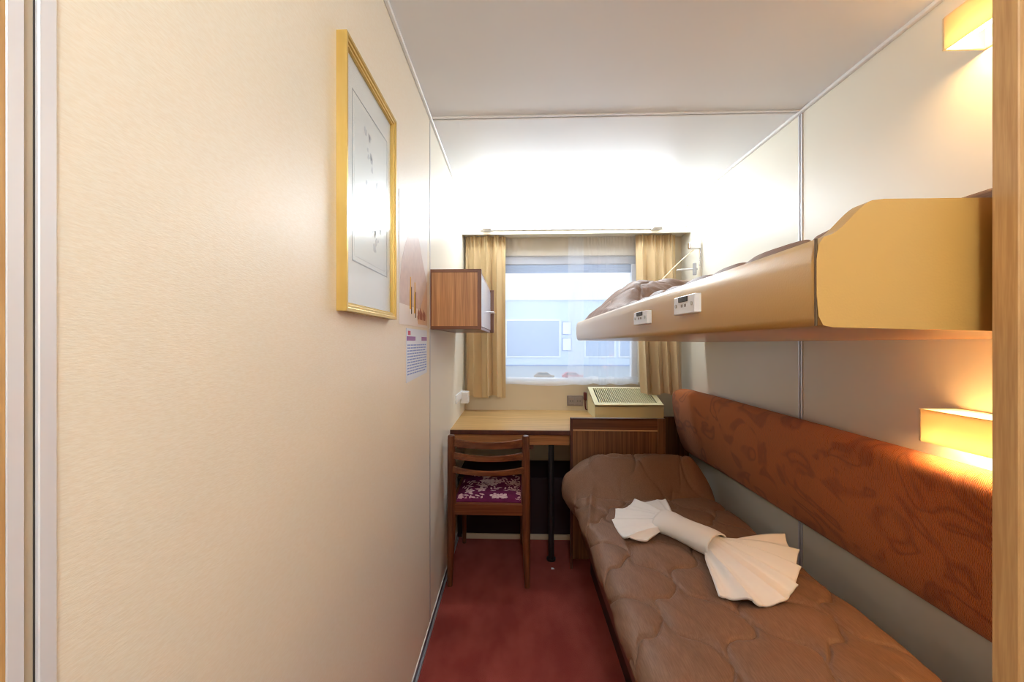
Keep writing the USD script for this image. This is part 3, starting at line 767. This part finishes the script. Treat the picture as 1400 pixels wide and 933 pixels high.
for zt, h in ((0.716, 0.040), (0.650, 0.034), (0.580, 0.032)):
    ch.part('back_slat', slat(zt, h, 0.036), M['chair_slat'])
ch.part('seat_rail', box(CXL, CXR, CYB - 0.002, CYB + 0.020, 0.338, 0.394, 0.003), M['chair_slat'])
ch.part('seat_rail', box(CXL + 0.012, CXR - 0.010, 2.286, 2.306, 0.335, 0.388, 0.003), M['chair_slat'])
for x in (CXL + 0.004, CXR - 0.004):
    ch.part('seat_rail', box(x - 0.010, x + 0.010, CYB + 0.01, 2.30, 0.340, 0.388, 0.003), M['chair_slat'])
su, sv = np.meshgrid(np.linspace(-1, 1, 41), np.linspace(-1, 1, 41), indexing='ij')
sx0, sx1, sy0, sy1 = CXL + 0.012, CXR - 0.012, CYB + 0.018, 2.318
P = np.stack([(sx0 + sx1) / 2 + su * (sx1 - sx0) / 2 * (1 - 0.02 * sv ** 2), (sy0 + sy1) / 2 + sv * (sy1 - sy0) / 2, 0.398 + 0.026 * (1 - su ** 4) * (1 - sv ** 4) ** 0.6 + 0 * su], -1)
seat = ch.part('seat', solid(P, 0.380), M['floral'], smooth=40, label='purple upholstered seat with pale flowers')


def seat_z(x, y):
    u, v_ = (x - (sx0 + sx1) / 2) / ((sx1 - sx0) / 2), (y - (sy0 + sy1) / 2) / ((sy1 - sy0) / 2)
    return 0.398 + 0.026 * (1 - u ** 4) * max(1 - v_ ** 4, 0) ** 0.6


rng = np.random.default_rng(12)
flw = []


def petal(cx, cy, ang, ln, wd):
    pts = [(0, 0), (0.35, 0.5), (0.75, 0.42), (1.0, 0), (0.75, -0.42), (0.35, -0.5)]
    p = [(cx + ln * a * math.cos(ang) - wd * b * math.sin(ang), cy + ln * a * math.sin(ang) + wd * b * math.cos(ang)) for a, b in pts]
    p = [(min(max(x, sx0 + .012), sx1 - .012), min(max(y, sy0 + .014), sy1 - .014)) for x, y in p]
    v = [(x, y, seat_z(x, y) + 0.0012) for x, y in p] + [(x, y, seat_z(x, y) - 0.003) for x, y in p]
    f = [(0, i, i + 1) for i in range(1, 5)] + [(6, 6 + i + 1, 6 + i) for i in range(1, 5)] + [x for i in range(6) for x in ((i, i + 6, (i + 1) % 6 + 6), (i, (i + 1) % 6 + 6, (i + 1) % 6))]
    return trimesh.Trimesh(v, f, process=False)


for cx in np.linspace(sx0 + 0.035, sx1 - 0.035, 6):
    for i, cy in enumerate(np.linspace(sy0 + 0.03, sy1 - 0.05, 6)):
        x, y = cx + rng.uniform(-.018, .018) + (0.03 if i % 2 else -0.01), cy + rng.uniform(-.015, .015)
        if rng.random() < 0.62:
            a0, n = rng.uniform(0, 6), rng.integers(5, 7)
            flw += [petal(x, y, a0 + 6.283 * j / n, rng.uniform(.024, .036), .017) for j in range(n)]
        else:
            a0 = rng.uniform(0, 6)
            flw += [petal(x + .012 * j * math.cos(a0), y + .012 * j * math.sin(a0), a0 + (0.9 if j % 2 else -0.9), .030, .010) for j in range(5)]
ch.part('flowers', flw, M['petal'], smooth=False, parent=seat, kind='stuff')

# ------------------------------------------------------------------ lower berth
BX0, BX1, BY0, BY1 = 0.285, 0.930, 0.482, 2.055
lb = Thing('lower_berth', 'low bed base with dark plinth along the right side of the cabin', 'bed', (0.6, 1.27, 0))
lb.part('plinth', box(BX0 + 0.10, BX1 - 0.04, BY0 + 0.02, BY1 - 0.03, 0.0, 0.19), M['black_base'])
lb.part('base_board', box(BX0 + 0.055, BX1 - 0.01, BY0 + 0.004, BY1 - 0.008, 0.19, 0.245, 0.004), M['dark_wood'])
lb.part('mattress', rbox(BX0 + 0.045, BX1 - 0.012, BY0 + 0.006, BY1 - 0.012, 0.245, 0.415, 0.03), M['mattress'])


def quilting(a, b, size, puff, groove):
    """Puffed diamond cells with gently waving seams; a, b are lengths across and along the cloth."""
    a = a + 0.012 * np.sin(b * 17) + 0.008 * np.sin(b * 41 + a * 13)
    p, q = (a / size + b / (size * 1.35)), (a / size - b / (size * 1.35))
    p = p + 0.10 * np.sin(q * 2 * math.pi); q = q + 0.10 * np.sin(p * 2 * math.pi)
    dp, dq = np.abs(p - np.round(p)), np.abs(q - np.round(q))
    d_ = np.minimum(dp, dq) * size
    return puff * (1 - np.exp(-(d_ / 0.030) ** 1.2)) - groove * np.exp(-(d_ / 0.0042) ** 2), d_


def resample(pts, n):
    pts = np.asarray(pts, float)
    # Catmull-Rom smoothing then even arc length
    q = np.vstack([2 * pts[0] - pts[1], pts, 2 * pts[-1] - pts[-2]])
    out = []
    for i in range(1, len(q) - 2):
        t = np.linspace(0, 1, 24, endpoint=False)[:, None]
        out.append(0.5 * ((2 * q[i]) + (-q[i - 1] + q[i + 1]) * t + (2 * q[i - 1] - 5 * q[i] + 4 * q[i + 1] - q[i + 2]) * t ** 2 + (-q[i - 1] + 3 * q[i] - 3 * q[i + 1] + q[i + 2]) * t ** 3))
    c = np.vstack(out + [pts[-1:]])
    s = np.r_[0, np.cumsum(np.linalg.norm(np.diff(c, axis=0), axis=1))]
    w = np.linspace(0, s[-1], n)
    return np.c_[np.interp(w, s, c[:, 0]), np.interp(w, s, c[:, 1])], w


prof, arc = resample([(0.352, 0.205), (0.340, 0.25), (0.318, 0.32), (0.290, 0.385), (0.281, 0.415), (0.296, 0.442), (0.335, 0.452), (0.45, 0.453), (0.62, 0.452), (0.80, 0.452), (0.895, 0.450), (0.936, 0.437), (0.950, 0.405), (0.952, 0.36), (0.950, 0.30)], 230)
NYQ = 330
ys = np.linspace(BY0 - 0.004, 2.050, NYQ)
PX = np.broadcast_to(prof[:, 0][:, None], (230, NYQ)).copy()
PZ = np.broadcast_to(prof[:, 1][:, None], (230, NYQ)).copy()
PYY = np.broadcast_to(ys[None, :], (230, NYQ)).copy()
A = np.broadcast_to(arc[:, None], (230, NYQ))
qz, qd = quilting(A, PYY, 0.225, 0.008, 0.006)
tn = np.gradient(prof, axis=0); tn /= np.linalg.norm(tn, axis=1, keepdims=True)
nx_, nz_ = -tn[:, 1][:, None], tn[:, 0][:, None]        # outward normal of the profile
wr_ = 0.006 * (meshkit.fbm(np.stack([A * 9, PYY * 5, A * 0], -1), 4, 2) - 0.5) + 0.010 * (meshkit.fbm(np.stack([A * 16 + PYY * 9, PYY * 3, A * 0 + 5], -1), 3, 9) - 0.5)
off = qz + wr_
PX += nx_ * off; PZ += nz_ * off
# pillow under the cloth at the head
top = smoothstep(0.40, 0.45, PZ)
edge = smoothstep(0.275, 0.40, PX) * (1 - smoothstep(0.86, 0.955, PX))
lift = smoothstep(1.855, 1.965, PYY - 0.02 * np.sin(PX * 9)) * (1 - 0.18 * smoothstep(1.99, 2.05, PYY))
crease = np.exp(-((PYY - 1.862 - 0.02 * np.sin(PX * 9)) / 0.018) ** 2)
PZ += (0.158 * lift * (0.35 + 0.65 * edge) - 0.012 * crease) * top
pw = 0.016 * (meshkit.fbm(np.stack([PX * 10 - PYY * 8, PYY * 14, PX * 0 + 2], -1), 4, 31) - 0.5)
PZ += pw * lift * top * 2
PX += -0.040 * lift * (1 - smoothstep(0.29, 0.38, PX)) * smoothstep(0.2, 0.45, PZ)
# a soft fold running from the pillow's left corner down the side
fold = np.exp(-((PX - (0.30 + 0.25 * (PYY - 1.62))) / 0.016) ** 2) * smoothstep(1.50, 1.62, PYY) * (1 - smoothstep(1.86, 1.92, PYY))
PZ += 0.016 * fold * top
P = np.stack([PX, PYY, PZ], -1)
single('bedspread', shell(P, 0.010), M['quilt'], 'brown quilted bedspread over the lower bed with a pillow hump at its head', 'bedspread', 'brown quilted bedspreads', smooth=True)
QTOP = P


def bed_z(x, y):
    i = np.argmin((P[60:200, :, 0] - x) ** 2 + (P[60:200, :, 1] - y) ** 2)
    return P[60:200, :, 2].ravel()[i]


# ------------------------------------------------------------------ backrest cushion on the right wall
cz0, cz1 = 0.492, 0.884
sec, _ = resample([(1.128, 0.494), (1.108, 0.488), (1.085, 0.505), (1.062, 0.60), (1.045, 0.72), (1.038, 0.82), (1.046, 0.870), (1.075, 0.888), (1.110, 0.880), (1.128, 0.860)], 60)
NYC = 150
yc = np.linspace(0.475, 2.585, NYC)
CP = np.zeros((60, NYC, 3))
g_end = 1 - smoothstep(2.53, 2.585, yc) ** 2.2 * 0.5
for j, y in enumerate(yc):
    bulge = 0.004 * np.sin(y * 3.1)
    xx = 1.128 - (1.128 - sec[:, 0]) * g_end[j] * (1 + 0.4 * bulge + 0.45 * smoothstep(2.0, 2.56, y))
    zz = 0.69 + (sec[:, 1] - 0.69) * (0.80 + 0.20 * (max(0.0, 1 - ((y - 2.48) / 0.106) ** 2) ** 0.5 if y > 2.48 else 1))
    CP[:, j] = np.c_[xx, np.full(60, y), zz]
# the top corner at the far end stands out from the wall
bk = Thing('backrest', 'long orange patterned backrest cushion along the right wall above the lower bed', 'backrest', (XR, 1.5, cz0))
bk.part('cushion', shell(CP, 0.02), M['brocade'], smooth=True)
bk.part('back_board', box(XR - 0.02, XR - 0.001, 0.48, 2.45, 0.515, 0.85), M['dark_wood'])

# ------------------------------------------------------------------ towel folded like a bow
def z_at(x, y):
    return bed_z(x, y)


tw = Thing('towel', 'white hand towel folded like a bow lying on the brown bedspread', 'towel', (0.62, 1.45, 0.46))


def spline(pts, n):
    """A smooth curve through points, n samples, with its parameter following chord length."""
    from scipy.interpolate import PchipInterpolator
    pts = np.asarray(pts, float)
    c = np.r_[0, np.cumsum(np.linalg.norm(np.diff(pts, axis=0), axis=1))]
    w = np.linspace(0, c[-1], n)
    return np.stack([PchipInterpolator(c, pts[:, i])(w) for i in range(pts.shape[1])], 1)


def fan(start, rim, npl, amp, hgt, seed, nu=56, nv=180):
    """A pleated fan of cloth between its gathered end (start) and its wide rim, both lists of points."""
    rng = np.random.default_rng(seed)
    S, Rm = spline(start, nv)[None], spline(rim, nv)[None]
    u = np.linspace(0, 1, nu)[:, None]
    v = np.linspace(0, 1, nv)[None, :]
    P_ = S + (Rm - S) * u[..., None]
    w = v + 0.025 * np.sin(9 * v + rng.uniform(0, 6)) + 0.012 * np.sin(23 * v + rng.uniform(0, 6))
    ridge = 1 - np.abs(np.sin(math.pi * npl * w)) ** 0.8
    ridge2 = 0.2 * (1 - np.abs(np.sin(math.pi * npl * 2 * w + 0.8)))
    grow = amp * smoothstep(-0.25, 0.8, u) * (0.75 + 0.4 * np.sin(5 * v + seed))
    P_[..., 2] += grow * (ridge + ridge2) + hgt * np.sin(math.pi * np.clip(v, 0, 1)) ** 0.7 * (1 - u) ** 1.3
    P_[..., 2] += 0.004 * (meshkit.fbm(np.stack([P_[..., 0] * 22, P_[..., 1] * 22, P_[..., 0] * 0], -1), 3, seed) - 0.5)
    # the rim's scallops: ridges reach a little farther out
    out = Rm - S
    out = out / np.linalg.norm(out, axis=-1, keepdims=True)
    P_[..., :2] += (out * (0.012 * (ridge - 0.4) * smoothstep(0.5, 1.0, u))[..., None])[..., :2]
    return P_


cA, cB, ZR = np.array([0.566, 1.535]), np.array([0.682, 1.352]), 0.4960
ax = (cB - cA) / np.linalg.norm(cB - cA)
sd = np.array([-ax[1], ax[0]])


def ringpts(c, back, r=0.037):
    q = c + ax * back
    return [(q[0] - sd[0] * r, q[1] - sd[1] * r, 0.478), (q[0] - sd[0] * r * .6, q[1] - sd[1] * r * .6, 0.510), (q[0], q[1], 0.521), (q[0] + sd[0] * r * .6, q[1] + sd[1] * r * .6, 0.511), (q[0] + sd[0] * r, q[1] + sd[1] * r, 0.478)]


near = fan(ringpts(cB, -0.03), [(0.570, 1.118, 0.466), (0.618, 1.112, 0.468), (0.668, 1.088, 0.466), (0.735, 1.105, 0.470), (0.805, 1.160, 0.474), (0.868, 1.240, 0.486), (0.905, 1.320, 0.505), (0.912, 1.372, 0.500)], 6.0, 0.032, 0.0, 3)
far = fan(ringpts(cA, 0.03)[::-1], [(0.652, 1.735, 0.478), (0.610, 1.765, 0.480), (0.560, 1.742, 0.476), (0.500, 1.725, 0.472), (0.435, 1.680, 0.468), (0.392, 1.590, 0.466), (0.382, 1.505, 0.466), (0.412, 1.428, 0.466), (0.470, 1.425, 0.466)], 4.5, 0.030, 0.0, 8)
tw.part('fan', shell(near, 0.006), M['towel'], smooth=True)
tw.part('fan', shell(far, 0.006), M['towel'], smooth=True)
# rolled middle: a wrapped band with its overlapping end
nu, na = 40, 72
uu = np.linspace(0, 1, nu)[:, None]
th = np.linspace(-0.9, 2 * math.pi - 0.6, na)[None, :]
rr = 0.041 * (1 + 0.05 * np.cos(uu * math.pi * 2)) + 0.0012 * th + 0.0012 * np.sin(9 * uu + 2 * th)
cxy = cA[None, :] + (cB - cA)[None, :] * uu
lat = rr * np.cos(th) * 1.15
rr = rr + 0.007 * (meshkit.fbm(np.stack([uu * 5 + 0 * th, np.cos(th) * 1.6 + uu, np.sin(th) * 1.6 + 0 * uu], -1), 3, 6) - 0.5) - 0.005 * smoothstep(0.12, 0.0, np.minimum(uu, 1 - uu))
Pz = ZR + 0.002 + rr * np.sin(th) * 0.80
RP = np.stack([cxy[:, 0][:, None] + sd[0] * lat, cxy[:, 1][:, None] + sd[1] * lat, Pz], -1)
tw.part('roll', shell(RP, 0.005), M['towel'], smooth=True)

# ------------------------------------------------------------------ upper berth
UX, UY0, UY1 = 0.365, 0.4945, 2.417


def tilt(m, kx=0.0):
    v = m.vertices.copy()
    v[:, 2] += -0.0072 * (v[:, 1] - UY0) - kx * (v[:, 0] - UX)
    m.vertices = v
    return m


ub = Thing('upper_berth', 'tan leather-padded fold-down upper bunk on the right wall', 'bunk bed', (0.75, 1.45, 1.18))
sections = []
fp = [(UX + 0.020, 1.2015), (UX + 0.008, 1.2035), (UX + 0.002, 1.214), (UX - 0.001, 1.240), (UX - 0.001, 1.280), (UX + 0.002, 1.301), (UX + 0.009, 1.3105), (UX + 0.022, 1.313), (UX + 0.036, 1.307), (UX + 0.040, 1.295), (UX + 0.040, 1.215), (UX + 0.034, 1.2035)]
fpp = np.array(fp)
stations = [(UY0 + 0.0015, 0.985), (UY0 + 0.005, 1.0), (1.0, 1.0), (1.6, 1.0), (2.0, 1.0), (2.33, 1.0), (2.37, 0.985), (2.395, 0.94), (2.409, 0.85), (2.416, 0.68)]
v, f = [], []
cen = np.array([UX + 0.025, 1.258])
for y, s in stations:
    q = cen + (fpp - cen) * np.array([s, s])
    q[:, 0] += (1 - s) * 0.10
    v += [(a, y, b) for a, b in q]
n = len(fp)
for i in range(len(stations) - 1):
    for j in range(n):
        a, b = i * n + j, i * n + (j + 1) % n
        f += [(a, b, b + n), (a, b + n, a + n)]
for j in range(1, n - 1):
    f += [(0, j + 1, j), ((len(stations) - 1) * n, (len(stations) - 1) * n + j, (len(stations) - 1) * n + j + 1)]
fm = trimesh.Trimesh(v, f, process=False)
trimesh.repair.fix_normals(fm)
fas = ub.part('side_rail', tilt(fm), M['leather'], smooth=60)
cv = np.linspace(0, 1, 12)
ep = [(UX + 0.020, 1.2005), (UX + 0.0085, 1.203), (UX + 0.003, 1.214), (UX + 0.0008, 1.240), (UX + 0.0008, 1.282), (UX + 0.003, 1.301), (UX + 0.009, 1.3105), (UX + 0.016, 1.3125)]
ep += [(UX + 0.016 + 0.05 * t, 1.3125 + 0.0415 * (smoothstep(0, 1, t) * 0.6 + 0.4 * t)) for t in cv[1:]]
ep += [(UX + 0.08, 1.3555), (XR - 0.004, 1.355), (XR - 0.004, 1.190), (UX + 0.30, 1.1935)]
em = prism(Polygon(ep).buffer(-0.0015).buffer(0.0015), 'y', 0.4915, 0.5140)
ub.part('end_panel', em, M['leather'], smooth=40)
pip = [(UX + 0.0012, UY0 - 0.001, z) for z in np.linspace(1.2025, 1.3085, 8)]
ub.part('piping', tube(pip, 0.0016, 8), M['thread'], smooth=True)
# base tray: its underside leans slightly towards the wall
def tz(x, y, z):
    return z - 0.0072 * (y - UY0) - 0.014 * (x - UX)


tray = hull([(x, y, tz(x, y, z)) for x in (UX + 0.038, XR - 0.003) for y in (UY0 - 0.001, 2.395) for z in (1.2035, 1.232)])
ub.part('base_tray', tray, M['bunk_base'], smooth=False)
matt = rbox(UX + 0.045, XR - 0.012, UY0 + 0.026, 2.385, 1.222, 1.285, 0.02)
ub.part('mattress', tilt(matt), M['mattress'])


def plate(y0, y1, zc, h):
    zc = zc - 0.0072 * ((y0 + y1) / 2 - UY0)
    p = ub.part('switch_plate', box(UX - 0.014, UX + 0.001, y0, y1, zc - h / 2, zc + h / 2, 0.0015), M['white_plastic'], parent=None, label='white switch plate screwed to the padded rail')
    w = y1 - y0
    ub.part('rocker', box(UX - 0.0165, UX - 0.013, y0 + w * .30, y1 - w * .28, zc + h * .16, zc + h * .46, 0.001), M['dark_plastic'], parent=p)
    for yy in (y0 + w * .12, y1 - w * .12):
        ub.part('screw', bar((UX - 0.0155, yy, zc), (UX - 0.012, yy, zc), 0.0042), M['screw'], parent=p)
    ub.part('mark', [box(UX - 0.0146, UX - 0.0135, y0 + w * a, y0 + w * b, zc - h * .12, zc + h * .04) for a, b in ((.38, .46), (.54, .62))], M['grey_plastic'], parent=p)


plate(1.065, 1.180, 1.254, 0.036)
plate(0.785, 0.885, 1.262, 0.038)

# bunk bedspread with the pillow hump at the far end
NXU, NYU = 150, 330
xu = np.linspace(UX + 0.041, XR - 0.012, NXU)[:, None]
yu = np.linspace(UY0 + 0.024, 2.392, NYU)[None, :]
XU, YU = np.broadcast_to(xu, (NXU, NYU)).copy(), np.broadcast_to(yu, (NXU, NYU)).copy()
qz, _ = quilting(XU, YU, 0.20, 0.007, 0.004)
e_ = smoothstep(0, 0.028, XU - UX - 0.041)
ZU = 1.311 + 0.022 * e_ - 0.0072 * (YU - UY0) + qz * e_ + 0.010 * (meshkit.fbm(np.stack([XU * 12, YU * 9, XU * 0], -1), 4, 5) - 0.5)
hump = smoothstep(1.72, 2.00, YU - 0.05 * (XU - UX)) * (1 - 0.93 * smoothstep(2.24, 2.392, YU) ** 2)
hump *= smoothstep(0.0, 0.24, XU - UX - 0.03) ** 0.8 * (1 - 0.5 * smoothstep(0.85, 1.118, XU))
ZU += 0.165 * hump + 0.02 * hump * (meshkit.fbm(np.stack([XU * 18 + YU * 9, YU * 14, XU * 0], -1), 4, 15) - 0.5)
single('bedspread', shell(np.stack([XU, YU, ZU], -1), 0.008), M['quilt'], 'brown quilted bedspread on the upper bunk, humped over a pillow by the window', 'bedspread', 'brown quilted bedspreads', smooth=True)
single('folded_blanket', rbox(0.815, 1.10, 0.56, 0.86, 1.362, 1.456, 0.035), M['quilt'], 'folded brown blanket at the foot of the upper bunk behind the wooden partition', 'blanket', smooth=True)

# bracket and strap at the far end of the bunk
br = Thing('bunk_bracket', 'chrome wall bracket with a beige strap holding the far end of the bunk', 'bracket', (XR, 2.45, 1.5))
br.part('wall_plate', box(XR - 0.005, XR, 2.42, 2.47, 1.55, 1.80, 0.001), M['ivory_plastic'])
br.part('clamp', rbox(XR - 0.075, XR - 0.002, 2.425, 2.455, 1.745, 1.785, 0.008), M['chrome'])
br.part('rod', bar((XR - 0.012, 2.43, 1.64), (XR - 0.006, 2.43, 1.75), 0.004), M['chrome'])
br.part('hook', rbox(XR - 0.05, XR - 0.030, 2.425, 2.445, 1.585, 1.66, 0.006), M['grey_alu'])
br.part('arm', bar((XR - 0.02, 2.44, 1.625), (XR - 0.135, 2.46, 1.622), 0.006), M['white_plastic'])
st = np.linspace(0, 1, 12)
br.part('strap', tube([(XR - 0.045 - 0.26 * t, 2.44 - 0.06 * t, 1.74 - 0.245 * t + 0.01 * math.sin(3.14 * t)) for t in st], 0.0055, 8, (1.2, 0.5)), M['strap'], smooth=True)

# ------------------------------------------------------------------ reading lamps on the right wall
glow = emitter('lamp_tube', (1.0, 0.60, 0.25), L_SCONCE)
M['opal'] = usdkit.material(stage, '/World/Looks/opal_cover', {
    'd': ('principled_bsdf', {'base_color': (0.86, 0.76, 0.56), 'roughness': 0.4}), 't': ('translucent_bsdf', {'color': (0.66, 0.58, 0.42)}), 'x': ('mix_closure', {'fac': 0.5})},
    [('d.BSDF', 'x.closure1'), ('t.BSDF', 'x.closure2')], surface='x.closure')
M['opal_top'] = cloth('opal_top', (0.95, 0.90, 0.80), 0.75, 0.35)


def lamp(yf, z0, z1, label):
    """Box lamp; yf its far end. Opal front and top, open below, the tube near its lower edge."""
    xf, yn = 1.030, yf - 0.30
    t_ = Thing('reading_lamp', label, 'lamp', (XR, (yf + yn) / 2, z0), group='wall reading lamps')
    t_.part('back_plate', box(XR - 0.006, XR - 0.0005, yn, yf, z0, z1, 0.001), M['lamp_case'])
    t_.part('end_cap', box(xf, XR - 0.006, yf - 0.006, yf, z0, z1, 0.001), M['lamp_case'])
    t_.part('end_cap', box(xf, XR - 0.006, yn, yn + 0.006, z0, z1, 0.001), M['lamp_case'])
    t_.part('cover', box(xf, xf + 0.004, yn + 0.006, yf - 0.006, z0, z1), M['opal'])
    t_.part('top_cover', box(xf + 0.004, XR - 0.006, yn + 0.006, yf - 0.006, z1 - 0.004, z1), M['opal_top'])
    t_.part('tube', bar((xf + 0.024, yn + 0.02, z0 + 0.014), (xf + 0.024, yf - 0.02, z0 + 0.014), 0.009), glow)


lamp(1.045, 0.930, 1.012, 'glowing box-shaped reading lamp under the upper bunk, just above the orange backrest')
lamp(0.990, 1.884, 1.962, 'glowing box-shaped reading lamp high on the right wall near the ceiling')

# ------------------------------------------------------------------ small scrap on the carpet
single('paper_scrap', hull([(0.196 + a, 2.06 + b, c) for a, b, c in ((-.008, -.006, 0.0), (.010, -.004, 0.0), (.007, .007, .0), (-.006, .006, .004), (.004, .0, .006))]), M['white_plastic'],
       'tiny white paper scrap on the carpet by the desk leg', 'scrap', smooth=False)
